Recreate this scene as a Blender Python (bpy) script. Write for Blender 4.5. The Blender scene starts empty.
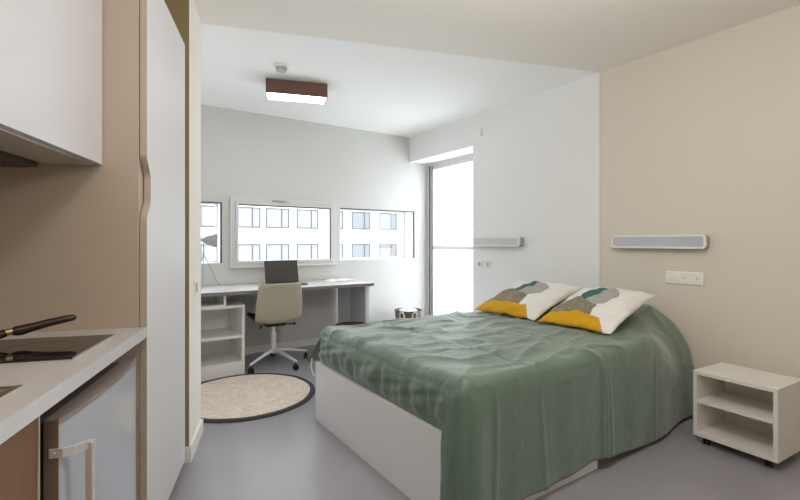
import bpy, bmesh, math, random
from mathutils import Vector, Matrix, noise
random.seed(4)
PI = math.pi
C = bpy.context.scene.collection
H = 1.16                         # eye height
YAW = math.atan2(295, 440)       # camera turned right from the room's y axis
KROT = -math.radians(18.22)      # the kitchen and the partition stand at this angle to the room

def K(a, b):                     # kitchen frame -> room frame
    c, s = math.cos(KROT), math.sin(KROT)
    return (a*c - b*s, a*s + b*c)

# ------------------------------------------------------------------ materials
def srgb(r, g, b):
    f = lambda v: (v/255/12.92) if v/255 <= .04045 else ((v/255+.055)/1.055)**2.4
    return (f(r), f(g), f(b), 1)

def mat(name, col, rough=.5, metal=0, spec=.5, var=0.0, vscale=3.0, bump=0.0, bscale=40.0, emit=None, estr=0, coat=0):
    m = bpy.data.materials.new(name); m.use_nodes = True
    nt = m.node_tree; p = nt.nodes['Principled BSDF']
    p.inputs['Base Color'].default_value = col
    p.inputs['Roughness'].default_value = rough
    p.inputs['Metallic'].default_value = metal
    p.inputs['Specular IOR Level'].default_value = spec
    if coat: p.inputs['Coat Weight'].default_value = coat; p.inputs['Coat Roughness'].default_value = .1
    if emit:
        p.inputs['Emission Color'].default_value = emit; p.inputs['Emission Strength'].default_value = estr
    if var or bump:
        tc = nt.nodes.new('ShaderNodeTexCoord')
    if var:
        n = nt.nodes.new('ShaderNodeTexNoise'); n.inputs['Scale'].default_value = vscale; n.inputs['Detail'].default_value = 4
        nt.links.new(tc.outputs['Object'], n.inputs['Vector'])
        r = nt.nodes.new('ShaderNodeValToRGB')
        r.color_ramp.elements[0].position = .3; r.color_ramp.elements[1].position = .7
        r.color_ramp.elements[0].color = tuple(max(0, c*(1-var)) for c in col[:3]) + (1,)
        r.color_ramp.elements[1].color = tuple(min(1, c*(1+var)) for c in col[:3]) + (1,)
        nt.links.new(n.outputs['Fac'], r.inputs['Fac']); nt.links.new(r.outputs['Color'], p.inputs['Base Color'])
    if bump:
        n2 = nt.nodes.new('ShaderNodeTexNoise'); n2.inputs['Scale'].default_value = bscale; n2.inputs['Detail'].default_value = 3
        nt.links.new(tc.outputs['Object'], n2.inputs['Vector'])
        b = nt.nodes.new('ShaderNodeBump'); b.inputs['Strength'].default_value = bump; b.inputs['Distance'].default_value = .01
        nt.links.new(n2.outputs['Fac'], b.inputs['Height']); nt.links.new(b.outputs['Normal'], p.inputs['Normal'])
    return m

def glass_mat(name, tint=(1, 1, 1, 1)):
    m = bpy.data.materials.new(name); m.use_nodes = True
    nt = m.node_tree; nt.nodes.clear()
    o = nt.nodes.new('ShaderNodeOutputMaterial'); mx = nt.nodes.new('ShaderNodeMixShader')
    t = nt.nodes.new('ShaderNodeBsdfTransparent'); t.inputs['Color'].default_value = tint
    g = nt.nodes.new('ShaderNodeBsdfGlossy'); g.inputs['Roughness'].default_value = .02
    f = nt.nodes.new('ShaderNodeLayerWeight')
    pw = nt.nodes.new('ShaderNodeMath'); pw.operation = 'POWER'; pw.inputs[1].default_value = 5
    ma = nt.nodes.new('ShaderNodeMath'); ma.operation = 'MULTIPLY_ADD'; ma.inputs[1].default_value = .9; ma.inputs[2].default_value = .03
    nt.links.new(f.outputs['Facing'], pw.inputs[0]); nt.links.new(pw.outputs[0], ma.inputs[0])
    nt.links.new(ma.outputs[0], mx.inputs[0]); nt.links.new(t.outputs[0], mx.inputs[1]); nt.links.new(g.outputs[0], mx.inputs[2])
    nt.links.new(mx.outputs[0], o.inputs['Surface'])
    return m

M = {}
M['white_wall'] = mat('white_wall_paint', srgb(236, 236, 235), .85, bump=.05, bscale=120)
M['back_wall'] = mat('pale_grey_wall_paint', srgb(214, 213, 210), .85, bump=.05, bscale=120)
M['white_ceiling'] = mat('white_ceiling_paint', srgb(250, 250, 249), .9)
M['beige_wall'] = mat('beige_wall_paint', srgb(219, 212, 199), .85, bump=.05, bscale=120)
M['beige_ceiling'] = mat('beige_ceiling_paint', srgb(238, 233, 226), .9)
M['shade_wall'] = mat('shaded_wall_olive', srgb(150, 134, 98), .9)  # olive tone carries the shade beside and above the wardrobe
M['floor'] = mat('grey_resin_floor', srgb(150, 148, 155), .34, spec=1.0, var=.06, vscale=1.6, bump=.03, bscale=60)
M['baseboard'] = mat('white_baseboard', srgb(232, 231, 226), .5)
M['beige_base'] = mat('beige_baseboard', srgb(205, 195, 178), .6)
M['frame'] = mat('white_window_frame', srgb(218, 218, 216), .35)
M['gasket'] = mat('dark_gasket', srgb(80, 78, 76), .6)
M['glass'] = glass_mat('window_glass', (.97, .98, .98, 1))
M['laminate'] = mat('white_laminate', srgb(212, 213, 218), .22, spec=.5, coat=.15)
M['door_laminate'] = mat('pale_grey_laminate', srgb(216, 216, 219), .52, spec=.4)
M['taupe'] = mat('taupe_laminate', srgb(184, 170, 154), .45, var=.04, vscale=2)
M['brown_panel'] = mat('brown_laminate', srgb(128, 97, 70), .45, var=.05, vscale=3)
M['worktop'] = mat('pale_grey_worktop', srgb(190, 188, 189), .35, var=.03, vscale=150)
M['worktop_edge'] = M['worktop']
M['steel'] = mat('brushed_steel', srgb(200, 198, 195), .28, metal=1)
M['visor'] = mat('satin_grey_visor', srgb(196, 190, 184), .35, metal=.4)
M['chrome'] = mat('chrome', srgb(225, 225, 225), .12, metal=1)
M['fridge'] = mat('silver_fridge_coat', srgb(196, 202, 211), .26, metal=.35, spec=.6)
M['fridge_side'] = mat('grey_brown_plastic', srgb(120, 102, 88), .4)
M['fridge_cap'] = mat('grey_fridge_cap', srgb(158, 146, 138), .28, metal=.3)
M['hob'] = mat('black_ceramic_glass', srgb(26, 22, 20), .04, spec=.8)
M['ring'] = mat('hob_ring_print', srgb(90, 86, 84), .2)
M['black'] = mat('black_plastic', srgb(24, 22, 22), .4)
M['dark_brown'] = mat('dark_brown_handle', srgb(44, 30, 24), .35)
M['brass'] = mat('pale_brass', srgb(205, 180, 130), .3, metal=.8)
M['dark_grey'] = mat('dark_grey_filter', srgb(92, 82, 74), .5)
M['void'] = mat('dark_gap', srgb(40, 32, 28), .8)
M['bed_board'] = mat('white_bed_board', srgb(232, 233, 234), .35)
M['unit_white'] = mat('white_melamine', srgb(222, 221, 218), .4)
M['night_white'] = mat('warm_white_melamine', srgb(226, 223, 218), .4)
M['desk_top'] = mat('pale_grey_desk_top', srgb(186, 186, 186), .45)
M['desk_edge'] = mat('taupe_desk_edge', srgb(126, 118, 113), .5)
M['desk_leg'] = mat('grey_desk_leg', srgb(226, 226, 228), .45)
M['desk_leg_dark'] = mat('mid_grey_desk_leg', srgb(188, 188, 191), .45)
M['chair'] = mat('beige_weave', srgb(176, 169, 150), .75, var=.08, vscale=60, bump=.25, bscale=160)
M['seat_dark'] = mat('dark_seat_fabric', srgb(52, 47, 44), .8, bump=.2, bscale=150)
M['laptop'] = mat('dark_laptop_shell', srgb(70, 66, 64), .3)
M['screen'] = mat('laptop_screen_glass', srgb(76, 72, 70), .18)
M['satin'] = mat('satin_aluminium', srgb(232, 232, 230), .32, metal=.6)
M['lamp_grey'] = mat('grey_lamp_metal', srgb(172, 172, 171), .4)
M['lamp_brown'] = mat('brown_lamp_shade', srgb(112, 80, 68), .7, bump=.15, bscale=300)
M['diffuser'] = mat('white_lamp_diffuser', srgb(235, 233, 228), .5, emit=(1, .98, .96, 1), estr=13)
M['lamp_white'] = mat('white_lamp_body', srgb(236, 235, 230), .35)
M['lamp_panel'] = mat('frosted_lamp_panel', srgb(192, 193, 202), .3, var=.05, vscale=5)
M['lamp_clear'] = mat('pale_frosted_lamp_panel', srgb(196, 196, 193), .25)
M['plastic'] = mat('white_plastic', srgb(238, 236, 228), .35)
M['paper'] = mat('white_paper', srgb(240, 240, 238), .7)
M['wicker'] = mat('grey_brown_wicker', srgb(112, 100, 88), .8, var=.35, vscale=45, bump=.6, bscale=90)
M['facade'] = mat('white_facade', srgb(170, 170, 168), .9)
M['facade_frame'] = mat('grey_facade_frame', srgb(58, 58, 60), .6)
M['facade_pane'] = mat('pale_facade_pane', srgb(112, 113, 115), .4)
M['facade_dark'] = mat('grey_facade_pane', srgb(92, 93, 96), .4)
M['balcony'] = mat('pale_concrete', srgb(200, 198, 194), .9)
M['rug_edge'] = mat('charcoal_rug_border', srgb(66, 62, 66), .95, bump=.5, bscale=120)

# jute: spiral braid of fine rings
def jute():
    m = mat('natural_jute', srgb(205, 188, 166), .95)
    nt = m.node_tree; p = nt.nodes['Principled BSDF']
    tc = nt.nodes.new('ShaderNodeTexCoord')
    w = nt.nodes.new('ShaderNodeTexWave'); w.wave_type = 'RINGS'; w.rings_direction = 'SPHERICAL'
    w.inputs['Scale'].default_value = 14; w.inputs['Distortion'].default_value = .6; w.inputs['Detail'].default_value = 3; w.inputs['Detail Scale'].default_value = 6
    n = nt.nodes.new('ShaderNodeTexNoise'); n.inputs['Scale'].default_value = 26; n.inputs['Detail'].default_value = 5
    nt.links.new(tc.outputs['Object'], w.inputs['Vector']); nt.links.new(tc.outputs['Object'], n.inputs['Vector'])
    a = nt.nodes.new('ShaderNodeMath'); a.operation = 'MULTIPLY_ADD'; a.inputs[1].default_value = .22
    nt.links.new(w.outputs['Fac'], a.inputs[0]); nt.links.new(n.outputs['Fac'], a.inputs[2])
    r = nt.nodes.new('ShaderNodeValToRGB')
    r.color_ramp.elements[0].position = .35; r.color_ramp.elements[0].color = srgb(206, 190, 174)
    r.color_ramp.elements[1].position = .85; r.color_ramp.elements[1].color = srgb(234, 221, 208)
    nt.links.new(a.outputs[0], r.inputs[0]); nt.links.new(r.outputs[0], p.inputs['Base Color'])
    b = nt.nodes.new('ShaderNodeBump'); b.inputs['Strength'].default_value = .5; b.inputs['Distance'].default_value = .006
    nt.links.new(a.outputs[0], b.inputs['Height']); nt.links.new(b.outputs[0], p.inputs['Normal'])
    return m
M['jute'] = jute()

def quilt():
    m = mat('sage_green_cotton', srgb(84, 109, 93), .5, spec=.7)
    nt = m.node_tree; p = nt.nodes['Principled BSDF']
    p.inputs['Sheen Weight'].default_value = .42; p.inputs['Sheen Roughness'].default_value = .5
    tc = nt.nodes.new('ShaderNodeTexCoord')
    mp = nt.nodes.new('ShaderNodeMapping'); mp.inputs['Scale'].default_value = (4.0, 11.0, 4.0); mp.inputs['Rotation'].default_value = (0, 0, .4)
    n = nt.nodes.new('ShaderNodeTexNoise'); n.inputs['Scale'].default_value = 2.2; n.inputs['Detail'].default_value = 7; n.inputs['Distortion'].default_value = .8
    nt.links.new(tc.outputs['Object'], mp.inputs[0]); nt.links.new(mp.outputs[0], n.inputs['Vector'])
    n2 = nt.nodes.new('ShaderNodeTexNoise'); n2.inputs['Scale'].default_value = 420
    nt.links.new(tc.outputs['Object'], n2.inputs['Vector'])
    a = nt.nodes.new('ShaderNodeMath'); a.operation = 'MULTIPLY_ADD'; a.inputs[1].default_value = .05
    nt.links.new(n2.outputs['Fac'], a.inputs[0]); nt.links.new(n.outputs['Fac'], a.inputs[2])
    b = nt.nodes.new('ShaderNodeBump'); b.inputs['Strength'].default_value = .34; b.inputs['Distance'].default_value = .02
    nt.links.new(a.outputs[0], b.inputs['Height']); nt.links.new(b.outputs[0], p.inputs['Normal'])
    return m
M['quilt'] = quilt()

# pillow cover print: white ground, mustard band, speckled taupe dome, leaf half teal half grey (UV driven)
def pillow_mat():
    m = mat('printed_cotton', srgb(226, 222, 214), .8, spec=.2)
    nt = m.node_tree; p = nt.nodes['Principled BSDF']; L = nt.links.new
    uv = nt.nodes.new('ShaderNodeUVMap'); sp = nt.nodes.new('ShaderNodeSeparateXYZ'); L(uv.outputs[0], sp.inputs[0])
    u, v = sp.outputs[0], sp.outputs[1]
    def mth(op, a, b=None, c=None):
        n = nt.nodes.new('ShaderNodeMath'); n.operation = op
        for i, x in enumerate((a, b, c)):
            if x is None: continue
            if isinstance(x, (int, float)): n.inputs[i].default_value = x
            else: L(x, n.inputs[i])
        return n.outputs[0]
    def disc(cu, cv, ru, rv, rot=0):
        du, dv = mth('SUBTRACT', u, cu), mth('SUBTRACT', v, cv)
        c, s = math.cos(rot), math.sin(rot)
        x = mth('ADD', mth('MULTIPLY', du, c/ru), mth('MULTIPLY', dv, s/ru))
        y = mth('ADD', mth('MULTIPLY', du, -s/rv), mth('MULTIPLY', dv, c/rv))
        return mth('LESS_THAN', mth('ADD', mth('MULTIPLY', x, x), mth('MULTIPLY', y, y)), 1), x
    def mix(fac, a, b):
        n = nt.nodes.new('ShaderNodeMix'); n.data_type = 'RGBA'
        L(fac, n.inputs[0])
        for i, x in ((6, a), (7, b)):
            if isinstance(x, tuple): n.inputs[i].default_value = x
            else: L(x, n.inputs[i])
        return n.outputs[2]
    nz = nt.nodes.new('ShaderNodeTexNoise'); nz.inputs['Scale'].default_value = 55; nz.inputs['Detail'].default_value = 2; L(uv.outputs[0], nz.inputs['Vector'])
    speck = mth('GREATER_THAN', nz.outputs['Fac'], .58)
    white = srgb(230, 229, 226)
    taupe = mix(speck, srgb(128, 120, 104), srgb(176, 168, 150))
    dome, _ = disc(.34, .16, .31, .42)
    col = mix(dome, white, taupe)
    leaf, lx = disc(.48, .66, .25, .21, -.2)
    half = mth('LESS_THAN', lx, -.15)
    col = mix(leaf, col, mix(half, srgb(172, 170, 166), srgb(66, 112, 106)))
    lim = mth('SUBTRACT', .90, mth('MULTIPLY', v, .75))
    band = mth('MULTIPLY', mth('LESS_THAN', v, .17), mth('LESS_THAN', u, lim))
    edge = mth('MULTIPLY', mth('LESS_THAN', u, .035), mth('LESS_THAN', v, .8))
    band = mth('MAXIMUM', band, edge)
    col = mix(band, col, srgb(208, 158, 30))
    L(col, p.inputs['Base Color'])
    tc = nt.nodes.new('ShaderNodeTexCoord')
    n2 = nt.nodes.new('ShaderNodeTexNoise'); n2.inputs['Scale'].default_value = 9; n2.inputs['Detail'].default_value = 5; n2.inputs['Distortion'].default_value = 1
    L(tc.outputs['Object'], n2.inputs['Vector'])
    b = nt.nodes.new('ShaderNodeBump'); b.inputs['Strength'].default_value = .5; b.inputs['Distance'].default_value = .012
    L(n2.outputs['Fac'], b.inputs['Height']); L(b.outputs[0], p.inputs['Normal'])
    return m
M['pillow'] = pillow_mat()

# ------------------------------------------------------------------ mesh helpers
def bm_new(): return bmesh.new()

def box(bm, x0, x1, y0, y1, z0, z1, bev=0.0, seg=2, mi=0):
    g = bmesh.ops.create_cube(bm, size=1)
    vs = g['verts']
    bmesh.ops.scale(bm, vec=(x1-x0, y1-y0, z1-z0), verts=vs)
    bmesh.ops.translate(bm, vec=((x0+x1)/2, (y0+y1)/2, (z0+z1)/2), verts=vs)
    fs = list({f for v in vs for f in v.link_faces})
    for f in fs: f.material_index = mi
    if bev > 0:
        es = list({e for v in vs for e in v.link_edges})
        r = bmesh.ops.bevel(bm, geom=es, offset=bev, segments=seg, profile=.5, affect='EDGES')
        for f in r['faces']: f.material_index = mi
    return bm

def prism(bm, pts, axis, lo, hi, mi=0):
    """extrude a closed 2-D outline along axis ('x','y','z')"""
    def P(p, t):
        if axis == 'x': return (t, p[0], p[1])
        if axis == 'y': return (p[0], t, p[1])
        return (p[0], p[1], t)
    A = [bm.verts.new(P(p, lo)) for p in pts]; B = [bm.verts.new(P(p, hi)) for p in pts]
    n = len(pts); fs = [bm.faces.new(A[::-1]), bm.faces.new(B)]
    for i in range(n): fs.append(bm.faces.new((A[i], A[(i+1) % n], B[(i+1) % n], B[i])))
    for f in fs: f.material_index = mi
    bmesh.ops.recalc_face_normals(bm, faces=fs)
    return bm

def tube(bm, pts, r, seg=10, cap=True):
    pts = [Vector(p) for p in pts]; rings = []
    rs = r if isinstance(r, (list, tuple)) else [r]*len(pts)
    up = Vector((0, 0, 1)); last = None
    for i, p in enumerate(pts):
        d = (pts[min(i+1, len(pts)-1)] - pts[max(i-1, 0)]).normalized()
        if last is None:
            s = d.cross(up)
            if s.length < 1e-3: s = d.cross(Vector((1, 0, 0)))
            s.normalize()
        else:
            s = (last - d*last.dot(d)).normalized()
        last = s; t = d.cross(s)
        rings.append([bm.verts.new(p + (s*math.cos(2*PI*k/seg) + t*math.sin(2*PI*k/seg))*rs[i]) for k in range(seg)])
    fs = []
    for a, b in zip(rings, rings[1:]):
        for k in range(seg): fs.append(bm.faces.new((a[k], a[(k+1) % seg], b[(k+1) % seg], b[k])))
    if cap: fs.append(bm.faces.new(rings[0][::-1])); fs.append(bm.faces.new(rings[-1]))
    bmesh.ops.recalc_face_normals(bm, faces=fs)
    return bm

def lathe(bm, prof, c=(0, 0, 0), seg=32, axis='z', cap=True):
    rings = []
    for r, h in prof:
        ring = []
        for k in range(seg):
            a = 2*PI*k/seg
            x, y = r*math.cos(a), r*math.sin(a)
            v = {'z': (x, y, h), 'x': (h, x, y), 'y': (x, h, y)}[axis]
            ring.append(bm.verts.new(Vector(v) + Vector(c)))
        rings.append(ring)
    fs = []
    for a, b in zip(rings, rings[1:]):
        for k in range(seg): fs.append(bm.faces.new((a[k], a[(k+1) % seg], b[(k+1) % seg], b[k])))
    if cap: fs.append(bm.faces.new(rings[0][::-1])); fs.append(bm.faces.new(rings[-1]))
    bmesh.ops.recalc_face_normals(bm, faces=fs)
    return bm

def obj(name, bm, m, parent=None, smooth=False, loc=None, rotz=0):
    me = bpy.data.meshes.new(name)
    if smooth:
        for f in bm.faces: f.smooth = True
        for e in bm.edges:
            if len(e.link_faces) == 2 and e.calc_face_angle(0) > math.radians(40): e.smooth = False
    bm.to_mesh(me); bm.free()
    for x in (m if isinstance(m, (list, tuple)) else [m]): me.materials.append(x)
    o = bpy.data.objects.new(name, me); C.objects.link(o)
    if parent: o.parent = parent
    if loc: o.location = loc
    o.rotation_euler.z = rotz
    return o

def tag(o, label, cat, group=None):
    o['label'] = label; o['category'] = cat
    if group: o['group'] = group
    return o

def thing(name, label, cat, loc=(0, 0, 0), rotz=0, group=None):
    o = bpy.data.objects.new(name, None); C.objects.link(o); o.empty_display_size = .1
    o.location = loc; o.rotation_euler = (0, 0, rotz)
    return tag(o, label, cat, group)

def struct(name, bm, m, parent=None):
    o = obj(name, bm, m, parent)
    if not parent: o['kind'] = 'structure'
    return o

def dup(root, label, loc=None, rotz=None):
    r = root.copy(); C.objects.link(r); r['label'] = label
    if loc: r.location = loc
    if rotz is not None: r.rotation_euler.z = rotz
    for ch in list(root.children):
        c = ch.copy(); C.objects.link(c); c.parent = r
        for g in list(ch.children):
            d = g.copy(); C.objects.link(d); d.parent = c
    return r

def slab(bm, pts, z0, z1, mi=0): return prism(bm, pts, 'z', z0, z1, mi)

# ------------------------------------------------------------------ room shell
XR, YB, ZC = 3.26, 4.65, 2.5
YN = -1.6
PB = 2.93                         # paint line / end of the partition in the kitchen frame
# floor
k0 = K(-1.05, -1.7); k1 = K(-1.05, PB)
fl = [(-1.75, YN), (XR+.3, YN), (XR+.3, YB+.3), (-.4, YB+.3), (-.4, 3.0), (-1.75, 0)]
b = bm_new(); slab(b, fl, -.1, 0); struct('floor', b, M['floor'])
# ceiling, painted beige up to the line b = PB and white beyond it
pl = K(-1.6, PB); pr = ((XR+.3), 0)
tR = ((XR+.3) - pl[0]) / math.cos(KROT); pr = (XR+.3, pl[1] + tR*math.sin(KROT))
b = bm_new()
slab(b, [(-1.9, YN), (XR+.3, YN), pr, pl], ZC, ZC+.1, 0)
slab(b, [pl, pr, (XR+.3, YB+.3), (-.6, YB+.3), (-.6, 3.4)], ZC, ZC+.1, 1)
struct('ceiling', b, [M['beige_ceiling'], M['white_ceiling']])
# right wall: beige up to y = YP, white beyond, opening for the balcony door
YP = 2.012; DY0, DY1, DZ = 3.464, YB, 2.18; TH = .30
b = bm_new()
box(b, XR, XR+TH, YN, YP, 0, ZC, mi=0)
box(b, XR, XR+TH, YP, DY0, 0, ZC, mi=1)
box(b, XR, XR+TH, DY0, YB, DZ, ZC, mi=1)
struct('wall_right', b, [M['beige_wall'], M['white_wall']])
b = bm_new(); box(b, XR-.004, XR, YP-.004, YP+.008, 0, ZC); struct('trim_1', b, M['frame'])
# back wall with three window openings
WZ0, WZ1 = .945, 1.552
wins = [(-.10, .973), (1.105, 2.14), (2.276, 3.345)]
b = bm_new()
xs = -.4
for x0, x1 in wins:
    box(b, xs, x0, YB, YB+TH, 0, ZC); box(b, x0, x1, YB, YB+TH, 0, WZ0); box(b, x0, x1, YB, YB+TH, WZ1, ZC); xs = x1
box(b, xs, XR+TH+.02, YB, YB+TH, 0, ZC)
struct('wall_back', b, M['back_wall'])
# left wall of the far part
b = bm_new(); box(b, -.4, -.2, 3.05, YB, 0, ZC); struct('wall_left', b, M['white_wall'])
# partition end beside the wardrobe (kitchen frame)
def kpoly(a0, a1, b0, b1): return [K(a0, b0), K(a1, b0), K(a1, b1), K(a0, b1)]
PA = -.448
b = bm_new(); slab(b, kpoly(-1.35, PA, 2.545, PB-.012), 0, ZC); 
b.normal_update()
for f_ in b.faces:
    if f_.normal.dot(Vector(K(0, 1) + (0,))) < -.9: f_.material_index = 1  # face toward the wardrobe: its shade is painted in as olive
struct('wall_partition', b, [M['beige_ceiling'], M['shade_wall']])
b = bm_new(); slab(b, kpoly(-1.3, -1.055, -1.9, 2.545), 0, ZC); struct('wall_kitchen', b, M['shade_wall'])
b = bm_new(); box(b, -2.0, XR+TH, YN-.15, YN, 0, ZC); struct('wall_near', b, M['beige_wall'])
# baseboards
b = bm_new(); slab(b, kpoly(PA, PA+.014, 2.535, PB-.012), 0, .075); slab(b, kpoly(-.50, PA+.014, 2.521, 2.545), 0, .075); struct('baseboard_partition', b, M['baseboard'])
b = bm_new(); box(b, XR-.012, XR, YN, YP, 0, .07); struct('baseboard_right', b, M['beige_base'])
b = bm_new(); box(b, XR-.012, XR, YP+.01, DY0, 0, .07); struct('baseboard_far', b, M['baseboard'])
b = bm_new(); box(b, -.2, XR, YB-.012, YB, 0, .07); struct('baseboard_back', b, M['baseboard'])

# windows
def window(n, x0, x1, z0, z1, yf, fw, glass_y, handle=False, edge=False):
    b = bm_new()
    d = .05
    for q in ((x0, x0+fw, z0, z1), (x1-fw, x1, z0, z1), (x0+fw, x1-fw, z0, z0+fw), (x0+fw, x1-fw, z1-fw, z1)):
        box(b, q[0], q[1], yf, yf+d, q[2], q[3], .004)
    w = struct('window_%d' % n, b, M['frame'])
    b = bm_new()
    g = .008
    a0, a1, c0, c1 = x0+fw, x1-fw, z0+fw, z1-fw
    if edge:
        box(b, x0, x1, YB-.001, YB+.014, z1-.014, z1-.0005); obj('edge_profile', b, M['gasket'], w)
        b = bm_new(); box(b, x1-.016, x1-.0005, YB-.001, YB+.016, z0, z1-.014); obj('edge_profile', b, M['gasket'], w)
    else:
        for q in ((a0, a0+g, c0, c1-g), (a1-g, a1, c0, c1-g), (a0, a1, c1-g, c1)):
            box(b, q[0], q[1], glass_y-.008, glass_y, q[2], q[3])
        obj('gasket', b, M['gasket'], w)
    b = bm_new(); box(b, a0, a1, glass_y, glass_y+.006, c0, c1); obj('pane', b, M['glass'], w)
    if handle:
        b = bm_new(); xm = (x0+x1)/2 - .10
        box(b, xm-.06, xm+.06, yf-.012, yf, z1-.032, z1-.012, .004); box(b, xm-.01, xm+.10, yf-.032, yf-.012, z1-.028, z1-.016, .004)
        obj('window_handle', b, M['steel'], w)
        # sash inside the fixed frame
        b = bm_new(); s = .028
        for q in ((a0, a0+s, c0, c1), (a1-s, a1, c0, c1), (a0+s, a1-s, c0, c0+s), (a0+s, a1-s, c1-s, c1)):
            box(b, q[0], q[1], yf-.012, yf+.03, q[2], q[3], .004)
        obj('sash', b, M['frame'], w)
        b = bm_new(); box(b, a0+s, a1-s, yf-.0125, yf-.006, c1-s-.012, c1-s); obj('seal', b, M['gasket'], w)
        b = bm_new(); box(b, a1-s-.012, a1-s, yf-.0125, yf-.006, c0+s, c1-s-.012); obj('seal', b, M['gasket'], w)
    return w
window(1, wins[0][0], wins[0][1], WZ0, WZ1, YB+.22, .012, YB+.25, edge=True)
window(2, 1.045, 2.20, .89, 1.61, YB-.055, .045, YB-.02, True)
window(3, wins[2][0], wins[2][1], WZ0, WZ1, YB+.22, .012, YB+.25, edge=True)

# balcony door (door_1) in its recess
DX = XR+TH
b = bm_new(); fw = .06
for q in ((DY0-.02, DY0+fw, 0, DZ), (DY1-fw, DY1, 0, DZ), (DY0+fw, DY1-fw, DZ-.03, DZ+.0), (DY0+fw, DY1-fw, 0, .04)):
    box(b, DX-.01, DX+.06, q[0], q[1], q[2], q[3], .005)
door = struct('door_1', b, M['frame'])
b = bm_new(); a0, a1, c0, c1 = DY0+fw, DY1-fw, .04, DZ-.03; s = .055
for q in ((a0, a0+s, c0, c1), (a1-s, a1, c0, c1), (a0+s, a1-s, c0, c0+.09), (a0+s, a1-s, c1-s, c1), (a0+s, a1-s, 1.06, 1.105)):
    box(b, DX+.0, DX+.05, q[0], q[1], q[2], q[3], .005)
obj('door_leaf', b, M['frame'], door)
b = bm_new(); box(b, DX+.022, DX+.028, a0+s, a1-s, c0+.09, 1.06); obj('lower_pane', b, M['glass'], door)
b = bm_new(); box(b, DX+.022, DX+.028, a0+s, a1-s, 1.105, c1-s); obj('upper_pane', b, M['glass'], door)
b = bm_new(); box(b, DX-.022, DX-.012, a1-.004, a1+.004, .04, c1); box(b, DX-.022, DX-.012, a1-s-.006, a1-s, .04, c1); obj('gasket', b, M['gasket'], door)
# balcony floor outside
b = bm_new(); box(b, DX, DX+1.5, 1.5, YB+.3, -.25, -.02); struct('floor_balcony', b, M['balcony'])

# ------------------------------------------------------------------ building across the street
def px2x(px, y):
    t = (px-400)/440
    c, s = math.cos(YAW), math.sin(YAW)
    return y*(s + c*t)/(c - s*t)
FY = 30.0
bld = thing('apartment_building', 'white rendered building across the street, seen through the windows', 'building', (10, FY, -9))
b = bm_new(); box(b, -30-10, 60-10, 0, 8, 0, 17.5); obj('facade', b, M['facade'], bld)
cols = [px2x(p, FY) for p in (214, 248, 277.5, 307.5, 333, 361, 388)]
step = 2.55
xs0 = cols[0]
cols = [xs0 - step*k for k in range(3, 0, -1)] + cols
fr = None
rows = [-2.16, .30, 2.765, 5.23, 7.7]
for j, zc in enumerate(rows):
    for i, x in enumerate(cols):
        if fr is None:
            b = bm_new(); w, h, f = .82, .685, .07
            for q in ((-w, -w+f, -h, h), (w-f, w, -h, h), (-w+f, w-f, -h, -h+f), (-w+f, w-f, h-f, h), (.25, .32, -h+f, h-f)):
                box(b, q[0], q[1], -.06, .12, q[2], q[3])
            fr = obj('window', b, M['facade_frame'], bld)
            b = bm_new(); box(b, -.75, .75, -.025, .03, -.615, .615); pn = obj('pane', b, M['facade_pane'], fr)
            o, q = fr, pn
        else:
            o = fr.copy(); C.objects.link(o); o.parent = bld
            q = pn.copy(); C.objects.link(q); q.parent = o
        if i >= 8:
            if 'dk' not in M:
                M['dk'] = pn.data.copy(); M['dk'].materials[0] = M['facade_dark']
            q.data = M['dk']
        o.location = (x-10, 0, zc+9)

# ------------------------------------------------------------------ kitchen (kitchen frame)
def kthing(name, label, cat, a, bb, z=0):
    x, y = K(a, bb)
    t = thing(name, label, cat, (x, y, z), KROT)
    return t, a, bb
def kbox(bm, org, a0, a1, b0, b1, z0, z1, bev=0, mi=0):
    _, oa, ob = org
    oz = org[0].location.z
    return box(bm, a0-oa, a1-oa, b0-ob, b1-ob, z0-oz, z1-oz, bev, mi=mi)

AF = -.452; CT = .853; CB = .816
# tall wardrobe
w = kthing('wardrobe', 'tall pale grey wardrobe with taupe side panel, right of the worktop', 'wardrobe', -.75, 2.12)
b = bm_new(); kbox(b, w, -1.05, -.477, 1.77, 1.79, 0, 2.165, .001); obj('side_panel', b, M['taupe'], w[0])
b = bm_new(); kbox(b, w, -1.05, -.477, 1.79, 2.455, .06, 2.165); obj('carcass', b, M['taupe'], w[0])
b = bm_new(); kbox(b, w, -1.0, -.52, 1.80, 2.445, 0, .06); obj('plinth', b, M['dark_grey'], w[0])
def scallop(z):
    z0, z1 = 1.235, 1.474
    if z <= z0 or z >= z1: return 0
    t = (z-z0)/(z1-z0)
    t = min(1, min(t, 1-t)/.34); return .05*t*t*(3-2*t)
pts = [(2.458-w[2], .045), (2.458-w[2], 2.163), (1.775-w[2], 2.163)]
zz = [1.48 - .005*k for k in range(0, 51)]
pts += [(1.775-w[2]+scallop(z), z) for z in zz] + [(1.775-w[2], .045)]
b = bm_new(); prism(b, pts, 'x', -.474-w[1], AF-w[1]); 
for f_ in b.faces:
    if f_.normal.y < -.3 and abs(f_.normal.x) < .5: f_.material_index = 1  # near edge of the door in taupe, its shade put into the colour
dr = obj('door', b, [M['door_laminate'], M['taupe']], w[0])
# finger pull: bright curved strip lining the scallop
b = bm_new()
st = [(1.775-w[2]+scallop(z)*.75-.004, z) for z in zz if 1.25 < z < 1.46]
prism(b, st + [(p[0]-.005, p[1]) for p in st[::-1]], 'x', -.4775-w[1], -.4745-w[1]); obj('door_handle', b, M['chrome'], dr)

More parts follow.
